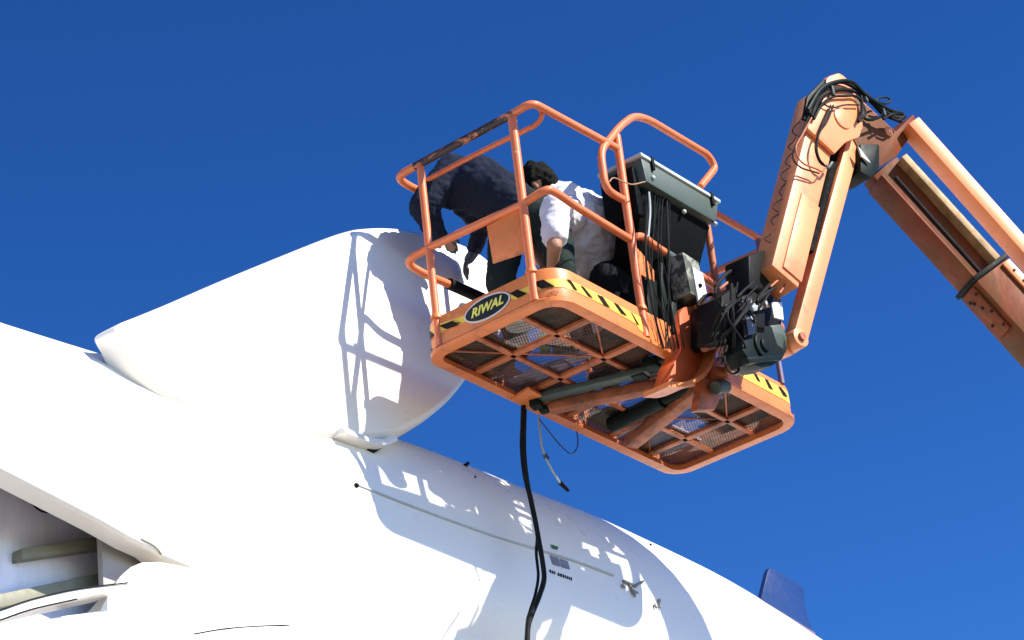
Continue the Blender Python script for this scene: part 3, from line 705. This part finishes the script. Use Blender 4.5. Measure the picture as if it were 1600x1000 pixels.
# lower end: base of the machine carrying the boom down to the ground
endp = bs + bu * (Lc + LO)
bm = bmesh.new(); abox(bm, (endp.x - 1.0, endp.y - 1.6, .55), (endp.x + 1.0, endp.y + 1.4, endp.z + .3 if endp.z > .8 else 1.6)); fin('chassis', bm, ORANGE2, lift, bevel=.08)
for sx in (-1, 1):
    for sy in (-1, 1):
        bm = bmesh.new(); c = V((endp.x + sx * .95, endp.y - .1 + sy * 1.15, .48)); cyl(bm, c - V((.17, 0, 0)), c + V((.17, 0, 0)), .48, .48, 32); w = fin('wheel', bm, BLACKR, lift, bevel=.04)
        bm = bmesh.new(); cyl(bm, c - V((.19, 0, 0)), c + V((.19, 0, 0)), .24, .24, 24); fin('rim', bm, ORANGE2, w, smooth=True)

# hoses on the head of the jib
def hosed(name, px, dx, r, mat=BLACKR, par=lift): return tubeobj(name, spline([P_(x, y, d) for (x, y), d in zip(px, dx if isinstance(dx, list) else [dx] * len(px))], 7), r, mat, par, 8)
hosed('hydraulic_hose', [(1264, 178), (1270, 155), (1290, 135), (1315, 128), (1338, 138), (1356, 150), (1372, 166), (1395, 182), (1412, 184)], -.14, .013)
hosed('hydraulic_hose', [(1268, 182), (1280, 155), (1300, 142), (1325, 140), (1345, 148), (1362, 160), (1380, 178), (1408, 190)], -.13, .011)
hosed('hydraulic_hose', [(1262, 172), (1282, 140), (1306, 128), (1330, 128), (1350, 146), (1366, 158), (1390, 172), (1410, 178)], -.15, .012, DGREEN)
hosed('hydraulic_hose', [(1272, 186), (1284, 164), (1300, 152), (1320, 150), (1340, 152), (1352, 176), (1342, 188)], -.135, .008)
hosed('hydraulic_hose', [(1345, 150), (1347, 165), (1346, 178), (1341, 190)], -.14, .010)
hosed('hydraulic_hose', [(1348, 170), (1350, 184), (1362, 187), (1378, 182), (1396, 178), (1415, 182)], -.13, .009, DGREEN)
hosed('hydraulic_hose', [(1368, 160), (1372, 154), (1384, 152), (1391, 157), (1384, 162), (1374, 160)], -.12, .006, DGREEN)
hosed('hydraulic_hose', [(1380, 186), (1396, 178), (1412, 180), (1404, 188), (1392, 184)], -.15, .008)
hosed('electric_cable', [(1302, 165), (1292, 190), (1280, 208), (1276, 230), (1280, 248), (1288, 258)], -.14, .0065)
hosed('electric_cable', [(1298, 165), (1284, 196), (1277, 215), (1274, 232), (1280, 252), (1290, 260)], -.135, .006)
hosed('electric_cable', [(1268, 184), (1254, 210), (1244, 228), (1246, 244), (1256, 256), (1276, 264), (1284, 268), (1290, 262)], -.14, .005, RUST)
hosed('electric_cable', [(1264, 182), (1248, 216), (1240, 236), (1240, 250), (1252, 262), (1270, 268), (1280, 271)], -.135, .005, BLACKR)
hosed('electric_cable', [(1282, 160), (1300, 168), (1320, 164), (1342, 164)], -.135, .005)
hosed('electric_cable', [(1290, 258), (1294, 262), (1300, 254)], -.14, .009, GREENG)
for (x, y), d in (((1300, 142), -.14), ((1352, 152), -.14), ((1380, 174), -.14)):
    bm = bmesh.new(); p = P_(x, y, d); box(bm, p, V((.012, 0, 0)), V((0, .012, 0)), V((0, 0, .03))); fin('hose_clamp', bm, GREENG, lift, bevel=.003)
# loose small wires on the shaded side of the jib
wk = random.Random(11)
for k in range(9):
    y = 190 + k * 24; x = 1250 - k * 5.5
    pts = [P_(x, y, -.03), P_(x - 8 + wk.uniform(-4, 3), y + 8, .0), P_(x - 12 + wk.uniform(-5, 4), y + 16, .0), P_(x - 2, y + 24, -.03)]
    tubeobj('electric_cable', spline(pts, 6), .003, BLACKR, jib, 6)
# rotator, motor and valves at the foot of the jib
act = empty('rotator_assembly', B(1.35, -.3, .2), None, None); act.parent = lift; act.matrix_parent_inverse = parent_inv(lift)
def slab(name, px, Y, th, mat, bev=.01, par=act):
    bm = bmesh.new(); prism(bm, [onY(x, y, Y) for x, y in px], V((0, th, 0))); return fin(name, bm, mat, par, bevel=bev)
YA = -.42
slab('jib_foot', [(1170, 398), (1195, 390), (1206, 400), (1200, 425), (1210, 450), (1172, 452)], YA, .16, BLACKP)
slab('motor_block', [(1128, 462), (1165, 438), (1212, 448), (1222, 470), (1222, 520), (1128, 528)], YA + .08, .16, BLACKP)
slab('valve_body', [(1160, 462), (1180, 455), (1196, 472), (1196, 522), (1168, 528)], YA - .02, .12, BLACKP)
slab('motor_cover', [(1113, 470), (1142, 462), (1144, 530), (1120, 538), (1112, 530)], YA + .22, .14, BLACKP)
slab('label_plate', [(1206, 472), (1222, 472), (1225, 500), (1210, 496)], YA - .01, .012, LABELW, .003)
slab('rotator_cap', [(1204, 508), (1222, 506), (1230, 528), (1229, 550), (1214, 540)], YA - .02, .08, GREENG, .006)
slab('gearbox_casting', [(1164, 516), (1180, 508), (1208, 510), (1226, 524), (1230, 546), (1222, 562), (1206, 572), (1190, 574), (1172, 566), (1160, 546)], YA - .02, .12, DGREEN, .005)
bm = bmesh.new(); p = onY(1194, 540, YA - .035); cyl(bm, p, p + V((0, .05, 0)), .075, .085, 26); cyl(bm, p - V((0, .015, 0)), p, .035, .04, 18); fin('gearbox_cap', bm, DGREEN, act, bevel=.006)
slab('gearbox_rib', [(1168, 558), (1224, 554), (1220, 562), (1172, 567)], YA - .045, .04, DGREEN, .004)
slab('pin_boss', [(1228, 530), (1240, 520), (1252, 530), (1252, 546), (1240, 554), (1228, 550)], YA, .10, ORANGE2)
slab('shiny_bag', [(1160, 470), (1172, 462), (1182, 476), (1198, 468), (1204, 480), (1180, 486), (1164, 482)], YA - .05, .03, paint('glossy_black_wrap', (.02, .02, .02), .3, .08, stain=(.35, .38, .36), stain_at=(.52, .56), sscale=12), .006)
slab('shiny_bag', [(1166, 496), (1180, 490), (1184, 520), (1170, 524)], YA - .05, .03, bpy.data.materials['glossy_black_wrap'], .006)
hk = random.Random(9)
for k in range(16):
    x0_, y0_ = hk.uniform(1120, 1215), hk.uniform(440, 480); x1_, y1_ = hk.uniform(1112, 1180), hk.uniform(520, 570)
    pts = [onY(x0_, y0_, YA - .03), onY((x0_ * 2 + x1_) / 3 + hk.uniform(-14, 10), (y0_ * 2 + y1_) / 3 - 6, YA - .06), onY((x0_ + x1_ * 2) / 3 + hk.uniform(-14, 6), (y0_ + 2 * y1_) / 3, YA + hk.uniform(-.08, .1)), onY(x1_, y1_, YA + .1)]
    tubeobj('hydraulic_hose', spline(pts, 6), hk.choice([.005, .007, .010]), hk.choice([BLACKR, BLACKR, DGREEN]), act, 8)
def hoseY(px, Y, r, mat=BLACKR, par=act, name='hydraulic_hose'): return tubeobj(name, spline([onY(x, y, Y) for x, y in px], 7), r, mat, par, 8)
hoseY([(1118, 448), (1135, 428), (1152, 422), (1166, 428), (1172, 442)], -.3, .011)
hoseY([(1124, 452), (1140, 440), (1158, 436), (1168, 444)], -.28, .008, RUST)
hoseY([(1204, 448), (1216, 438), (1227, 435), (1226, 446), (1218, 458)], YA - .06, .006, RUST)
hoseY([(1136, 540), (1132, 560), (1138, 580), (1150, 583), (1158, 572)], -.35, .006)
hoseY([(1126, 470), (1112, 460), (1098, 466), (1090, 478)], -.2, .010)
hoseY([(1110, 480), (1098, 490), (1096, 505), (1104, 520)], -.2, .009)
hoseY([(1150, 585), (1152, 560), (1144, 545)], -.3, .008, PALE)

# ================================================================== hoses hanging from the basket
hh_ = tag(tubeobj('air_hose', spline([onY(x, y, .86) for x, y in [(818, 628), (817, 660), (816, 700), (820, 740), (828, 775), (836, 812), (842, 845), (848, 880), (850, 905), (843, 930), (833, 955), (826, 975), (824, 1000), (823, 1060), (824, 1200)]] + [V((.3, .86, .6)), V((.2, .6, .02)), V((-.8, .2, .02))], 8), .014, BLACKR, None, 10),
          'thick black hose hanging from the basket floor, bowing out to the right', 'hose')
tag(tubeobj('power_cable', spline([onY(x, y, .90) for x, y in [(821, 634), (820, 700), (824, 745), (832, 790), (839, 830), (838, 865), (841, 900), (836, 930), (828, 955), (823, 980), (820, 1060), (822, 1200)]] + [V((.3, .9, .6)), V((.1, .7, .02)), V((-.6, .5, .02))], 8), .008, BLACKP, None, 8),
    'thinner black cable running close behind the thick black hose', 'cable')
lead = tag(tubeobj('white_lead', spline([onY(x, y, .9) for x, y in [(842, 650), (844, 676), (848, 702), (860, 730), (876, 756)]], 7), .006, PALE, None, 8), 'pale lead with a dark plug dangling below the basket', 'cable')
bm = bmesh.new(); cyl(bm, onY(875, 754, .9), onY(888, 767, .9), .013, .009, 12); fin('plug', bm, BLACKP, lead, smooth=True)
bm = bmesh.new(); cyl(bm, onY(851, 710, .9), onY(856, 718, .9), .014, .012, 12); fin('connector', bm, BLUE, lead, smooth=True)
tag(tubeobj('thin_wire', spline([onY(x, y, .88) for x, y in [(842, 654), (856, 672), (874, 694), (892, 709), (902, 698), (902, 680), (896, 664)]], 7), .0035, BLUE, None, 6), 'thin dark wire looping beside the pale lead under the basket', 'wire')

# ================================================================== things on the basket floor
ZF = ZB + .060
def bucket(loc, r, h, mat, label):
    bm = bmesh.new(); z = loc.z
    prof = [(0, 0), (r * .8, 0), (r * .82, .006), (r, h), (r + .008, h), (r + .008, h - .02), (r + .002, h - .022)]
    rings = [[V((loc.x + q * math.cos(a), loc.y + q * math.sin(a), z + zz)) for a in [2 * math.pi * k / 28 for k in range(28)]] for q, zz in prof[1:]]
    vr = loft(bm, rings); bm.faces.new(vr[0]); o = fin('bucket', bm, mat, None, smooth=True); tag(o, label, 'bucket')
    tubeobj('handle', [V((loc.x + (r + .006) * math.cos(t), loc.y - .3 * r, z + h * .85 - r * 1.0 * math.sin(t) * .8)) for t in [math.pi * k / 12 for k in range(13)]], .003, BLACKR, o, 6)
    return o
p = onZ(757, 537, .06); bucket(V((p.x, p.y, ZF)), .085, .13, PLAST, 'white plastic bucket on the basket floor under the oval sign')
p = onZ(812, 510, .06); bucket(V((p.x + .0, p.y, ZF)), .09, .15, PLAST, 'cream bucket on the basket floor near its rounded front corner')
def carton(px, h, mat, name, label, cat):
    bm = bmesh.new(); prism(bm, [onZ(x, y, .060) for x, y in px], V((0, 0, h))); return tag(fin(name, bm, mat, None, bevel=.004), label, cat)
carton(z5((205, 560), (290, 515), (360, 570), (345, 650), (250, 640)), .05, CARD, 'cardboard_box', 'tan carton lying at the left end of the basket floor', 'box')
carton(z5((805, 665), (1010, 610), (1075, 660), (890, 735)), .03, BLUEPL, 'paper_sheet', 'lilac sheet lying flat in the middle of the basket floor', 'sheet')
carton(z5((1000, 585), (1130, 515), (1185, 585), (1060, 630)), .03, BLUEPL, 'paper_sheet', 'smaller lilac sheet on the floor nearer the striped toe board', 'sheet')
carton(z5((840, 510), (915, 500), (920, 550), (860, 560)), .08, GRN, 'spray_can_box', 'small green box on the basket floor beside the pale panel', 'box')
carton(z5((930, 500), (1100, 490), (1040, 545), (930, 560)), .02, GREENG, 'metal_panel', 'pale grey panel lying beside the small green box', 'panel')
carton(z5((485, 620), (520, 600), (545, 680), (535, 740), (500, 700)), .03, CARD, 'wood_offcut', 'narrow tan wood offcut lying crossways on the grating', 'wood')
carton(z6((830, 590), (980, 530), (1040, 570), (900, 630)), .03, BLUEPL, 'folded_cloth', 'pale folded cloth on the grating at the right end', 'cloth')
carton(z6((930, 420), (1010, 370), (1120, 430), (1000, 490)), .03, BLUEPL, 'folded_cloth', 'lilac cloth beside the right hazard stripes on the grating', 'cloth')
carton(z6((600, 680), (690, 630), (735, 690), (660, 720)), .03, BLUEPL, 'folded_cloth', 'small lilac cloth by the under arm at the right end', 'cloth')
carton(z6((390, 750), (520, 690), (605, 770), (500, 800)), .04, CARD, 'cardboard_box', 'orange tan box at the far right corner of the grating', 'box')
carton(z6((740, 490), (800, 450), (870, 520), (790, 560)), .05, PLAST, 'plastic_tray', 'white plastic tray on the grating between the under arms', 'tray')
carton(z5((1180, 350), (1230, 330), (1260, 400), (1200, 430)), .10, BLUEPL, 'tool_pouch', 'small lilac pouch standing behind the striped toe board', 'pouch')
tl = carton(z6((130, 270), (240, 200), (300, 250), (190, 320)), .12, DGREEN, 'tool_box', 'dark green toolbox on the grating above the under arm', 'toolbox')

DARKM = paint('added_mat_brown', (.075, .045, .03), .35, .8, stain=(.02, .03, .02), stain_at=(.45, .55), sscale=9)
def mat_(x0, y0, x1, y1, a, mt, name, label, cat, h=.008):  # invented mats and sheets, added over the grating to block the sky
    bm = bmesh.new(); c = B((x0 + x1) / 2, (y0 + y1) / 2, .0595); u = V((math.cos(a), math.sin(a), 0)); v = V((-u.y, u.x, 0)); rr = random.Random(int(x0 * 100))
    pts = []
    for sx, sy in ((-1, -1), (0, -1), (1, -1), (1, 0), (1, 1), (0, 1), (-1, 1), (-1, 0)): pts.append(c + u * ((x1 - x0) / 2 * sx * rr.uniform(.86, 1.05)) + v * ((y1 - y0) / 2 * sy * rr.uniform(.86, 1.05)))
    prism(bm, pts, V((0, 0, h))); tag(fin(name, bm, mt, None), label, cat)
mat_(.06, .08, .44, .30, .05, DARKM, 'added_mat', 'added brown mat hiding sky in the corner behind the oval sign', 'mat')
mat_(.12, .52, .50, .80, -.1, DARKM, 'added_mat', 'added dark brown mat hiding sky at the left far corner, under the tan carton', 'mat')
mat_(.55, .10, .98, .34, .1, DARKM, 'added_mat', 'added brown mat hiding sky along the striped toe board under the crouching person', 'mat')
mat_(.60, .60, .95, .82, .0, BLUEPL, 'added_sheet', 'added lilac sheet hiding sky at the far edge above the hanging hose', 'sheet')
mat_(1.70, .10, 2.12, .40, .08, DARKM, 'added_mat', 'added brown mat hiding sky inside the right end near the far stripes', 'mat')
mat_(1.30, .62, 1.62, .82, .0, GREENG, 'added_sheet', 'added grey green sheet hiding sky at the far edge between the under arms', 'sheet')
mat_(1.75, .55, 2.05, .80, .1, BLUEPL, 'added_sheet', 'added lilac sheet hiding sky in the far right corner beside the tan box', 'sheet')

# ================================================================== people
def finger_hand(segs, wrist, dirv, palmn, sc=1.0, curl=.5, thumb=1):
    """palm and five fingers as limb segments"""
    d = dirv.normalized(); n = (palmn - d * palmn.dot(d)).normalized(); s = d.cross(n)
    segs.append((wrist, .026 * sc, wrist + d * .05 * sc, .024 * sc))
    for k, L in zip((-1.5, -.5, .5, 1.5), (.060, .072, .067, .052)):
        b0 = wrist + d * .05 * sc + s * k * .016 * sc; k1 = b0 + d * .03 * sc
        k2 = k1 + (d * math.cos(curl) + n * math.sin(curl)) * L * .5 * sc; k3 = k2 + (d * math.cos(curl * 2) + n * math.sin(curl * 2)) * L * .5 * sc
        segs += [(wrist + d * .02 * sc + s * k * .012, .013 * sc, k1, .0105 * sc), (k1, .010 * sc, k2, .0092 * sc), (k2, .0092 * sc, k3, .0078 * sc)]
    t0 = wrist + d * .02 * sc + s * thumb * -.024 * sc; t1 = t0 + (d * .6 - s * thumb * .8).normalized() * .035 * sc; t2 = t1 + (d * .9 + n * .4 - s * thumb * .2).normalized() * .03 * sc
    segs += [(t0, .014 * sc, t1, .0115 * sc), (t1, .011 * sc, t2, .009 * sc)]
def head_segs(c, fwd, up, sc=1.0):
    f = fwd.normalized(); u = (up - f * up.dot(f)).normalized(); s = f.cross(u)
    sg = [(c + u * .035 * sc - f * .02 * sc, .088 * sc, c + u * .03 * sc + f * .02 * sc, .082 * sc), (c - u * .03 * sc + f * .03 * sc, .062 * sc, c - u * .085 * sc + f * .045 * sc, .036 * sc),
          (c + f * .085 * sc + u * .0, .016 * sc, c + f * .108 * sc - u * .028 * sc, .014 * sc), (c + f * .085 * sc + u * .03, .018 * sc, c + f * .06 * sc + u * .05 * sc, .03 * sc),
          (c + f * .083 * sc - u * .055 * sc - s * .014, .010 * sc, c + f * .083 * sc - u * .055 * sc + s * .014, .010 * sc)]
    for k in (-1, 1):
        sg.append((c + s * k * .085 * sc - u * .012 * sc, .014 * sc, c + s * k * .088 * sc + u * .022 * sc, .016 * sc))
        sg.append((c + s * k * .045 * sc + f * .06 * sc - u * .01, .02 * sc, c + s * k * .05 * sc + f * .05 * sc - u * .03, .022 * sc))
    return sg
def eyes(c, f, u, root):
    f = f.normalized(); u = (u - f * u.dot(f)).normalized(); s = f.cross(u)
    for k in (-1, 1):
        bm = bmesh.new(); bmesh.ops.create_icosphere(bm, subdivisions=2, radius=.012, matrix=Matrix.Translation(c + f * .083 + u * .008 + s * k * .032)); fin('eye', bm, DARKC, root, smooth=True)
ZFL = ZF + .005
# worker in dark clothes, bent forward over the far corner of the rail
w1 = empty('person', V((.50, .45, ZFL)), 'person in navy top and dark trousers bent over the rail towards the aircraft', 'person')
def w(x, y, z): return B(x, y, z)
hipL, hipR = w(.50, .60, .86), w(.62, .40, .86)
kneeL, kneeR = w(.40, .62, .50), w(.56, .33, .50); ankL, ankR = w(.46, .60, .14), w(.62, .36, .14)
pel = (hipL + hipR) / 2 + V((0, 0, .06)); che = w(.40, .70, 1.14); nek = w(.33, .90, 1.16); hd = onY(716, 300, 1.03)
shL, shR = w(.20, .72, 1.19), w(.42, .86, 1.17)
shL = onY(708, 268, .78); elL = onY(660, 322, .90); wrL = onY(688, 372, .98); hnL = onY(722, 384, 1.02)
elR = onY(752, 345, .95); wrR = onY(742, 392, 1.08)
body = [(hipL, .085, hipR, .085), (pel, .11, che, .12), (che, .115, nek, .06), (nek, .052, hd, .055), (shL, .055, che, .09), (shR, .055, che, .09),
        (hipL, .08, kneeL, .058), (kneeL, .056, ankL, .04), (hipR, .08, kneeR, .058), (kneeR, .056, ankR, .04),
        (shL, .05, elL, .04), (elL, .038, wrL, .028), (shR, .05, elR, .04), (elR, .038, wrR, .028)]
body += head_segs(hd, V((.1, .45, -.9)), V((-.3, .8, .4)))
finger_hand(body, wrL, hnL - wrL, V((.2, .3, -1)), 1.0, .5, 1); finger_hand(body, wrR, V((-.2, .5, -.6)), V((.5, -.3, -.6)), 1.0, .5, -1)
blob('body', body, SKIN, w1, .009, 2)
top = [(pel + V((0, 0, .0)), .13, che, .165), (che, .16, che.lerp(nek, .5), .135), (che.lerp(nek, .4), .12, nek, .085), (shL, .098, che, .13), (shR, .085, che, .13), (shL, .098, elL, .080), (elL, .080, wrL.lerp(elL, .05), .052), (shR, .085, elR, .066), (elR, .062, wrR.lerp(elR, .08), .048)]
blob('jacket', top, NAVY, w1, .012, 3, .014, .085)
blob('hood', [(nek.lerp(hd, .35), .085, hd + V((-.005, .01, .05)), .105), (hd + V((-.005, .01, .045)), .108, hd + V((-.005, .01, .055)), .104)], DARKC, w1, .012, 3, .004, .06)
tr = [(pel + V((0, 0, .02)), .135, pel, .14), (hipL, .115, hipR, .115), (hipL, .105, kneeL, .078), (kneeL, .078, ankL, .062), (hipR, .105, kneeR, .078), (kneeR, .078, ankR, .062)]
blob('trousers', tr, TROU, w1, .016, 3, .010, .09)
for a in (ankL, ankR): blob('boot', [(a + V((0, 0, -.01)), .048, a + V((.01, 0, -.035)), .046), (a + V((.0, 0, -.045)), .042, a + V((-.14, .05, -.05)), .036), (a + V((.03, 0, -.05)), .036, a + V((-.02, 0, -.05)), .04)], BLACKR, w1, .012, 3)
gl = []; finger_hand(gl, wrL, hnL - wrL, V((.2, .3, -1)), 1.18, .5, 1); blob('glove', gl, GLOVE, w1, .008, 1)
gl = []; finger_hand(gl, wrR, V((-.2, .5, -.6)), V((.5, -.3, -.6)), 1.18, .5, -1); blob('glove', gl, GLOVE, w1, .008, 1)
eyes(hd, V((.1, .45, -.9)), V((-.3, .8, .4)), w1)
# worker in the white T-shirt, crouching
w2 = empty('person', V((1.12, .42, ZFL)), 'person in white t-shirt with dark hair crouching behind the striped toe board', 'person')
YW = .42
pel = onY(972, 432, YW + .02); che = onY(898, 352, YW); nek = onY(862, 303, YW); hd = onY(841, 290, YW + .04)
hipL, hipR = pel + V((0, .10, -.02)), pel + V((0, -.10, -.02))
kneeL, kneeR = onY(925, 455, YW + .13), onY(905, 440, YW - .12) ; ankL, ankR = w(1.16, .52, .14), w(1.12, .30, .14)
kneeR = w(.86, .27, .54); kneeL = w(.88, .54, .50)
shR, shL = onY(868, 325, YW - .16), onY(872, 318, YW + .16); elR = onY(866, 385, YW - .16); wrR = onY(862, 425, YW - .04); elL = w(.74, .60, .80); wrL = w(.66, .50, .62)
body = [(hipL, .09, hipR, .09), (pel, .12, che, .13), (che, .125, nek, .06), (nek, .052, hd, .055), (shL, .055, che, .10), (shR, .055, che, .10),
        (hipL, .085, kneeL, .06), (kneeL, .056, ankL, .04), (hipR, .085, kneeR, .06), (kneeR, .056, ankR, .04),
        (shR, .052, elR, .042), (elR, .040, wrR, .028), (shL, .052, elL, .042), (elL, .040, wrL, .028)]
fw, uu = V((-.15, .92, -.35)), V((-.55, .1, .75)); body += head_segs(hd, fw, uu, .9)
finger_hand(body, wrR, V((-.4, .1, -.7)), V((-.5, .4, .2)), 1.0, .6, 1); finger_hand(body, wrL, V((-.7, .2, -.5)), V((.2, -.2, -.8)), 1.0, .5, -1)
blob('body', body, SKIN, w2, .009, 2)
top = [(pel.lerp(che, .10), .18, che, .212), (che, .205, che.lerp(nek, .55), .155), (che.lerp(nek, .4), .12, nek, .078), (shL, .082, che, .13), (shR, .082, che, .13), (shR, .08, shR.lerp(elR, .75), .068), (shL, .08, shL.lerp(elL, .7), .068)]
blob('t_shirt', top, TEE, w2, .012, 3, .014, .085)
tr = [(pel + V((.01, 0, -.01)), .15, pel + V((.0, 0, -.05)), .15), (hipL, .12, hipR, .12), (hipL, .112, kneeL, .085), (kneeL, .08, ankL, .062), (hipR, .112, kneeR, .085), (kneeR, .08, ankR, .062)]
blob('trousers', tr, DARKC, w2, .016, 3, .010, .09)
f_ = fw.normalized(); u_ = (uu - f_ * uu.dot(f_)).normalized()
blob('hair', [(hd + u_ * .045 - f_ * .02, .088, hd + u_ * .055 + f_ * .025, .080), (hd - u_ * .005 - f_ * .05, .066, hd + u_ * .045 - f_ * .035, .078), (hd + u_ * .11, .024, hd + u_ * .12 - f_ * .05, .018)], HAIR, w2, .010, 1, .010, .03)
for a in (ankL, ankR): blob('boot', [(a + V((0, 0, -.01)), .048, a + V((.01, 0, -.035)), .046), (a + V((.0, 0, -.045)), .042, a + V((-.15, 0, -.05)), .036), (a + V((.03, 0, -.05)), .036, a + V((-.02, 0, -.05)), .04)], BLACKR, w2, .012, 3)
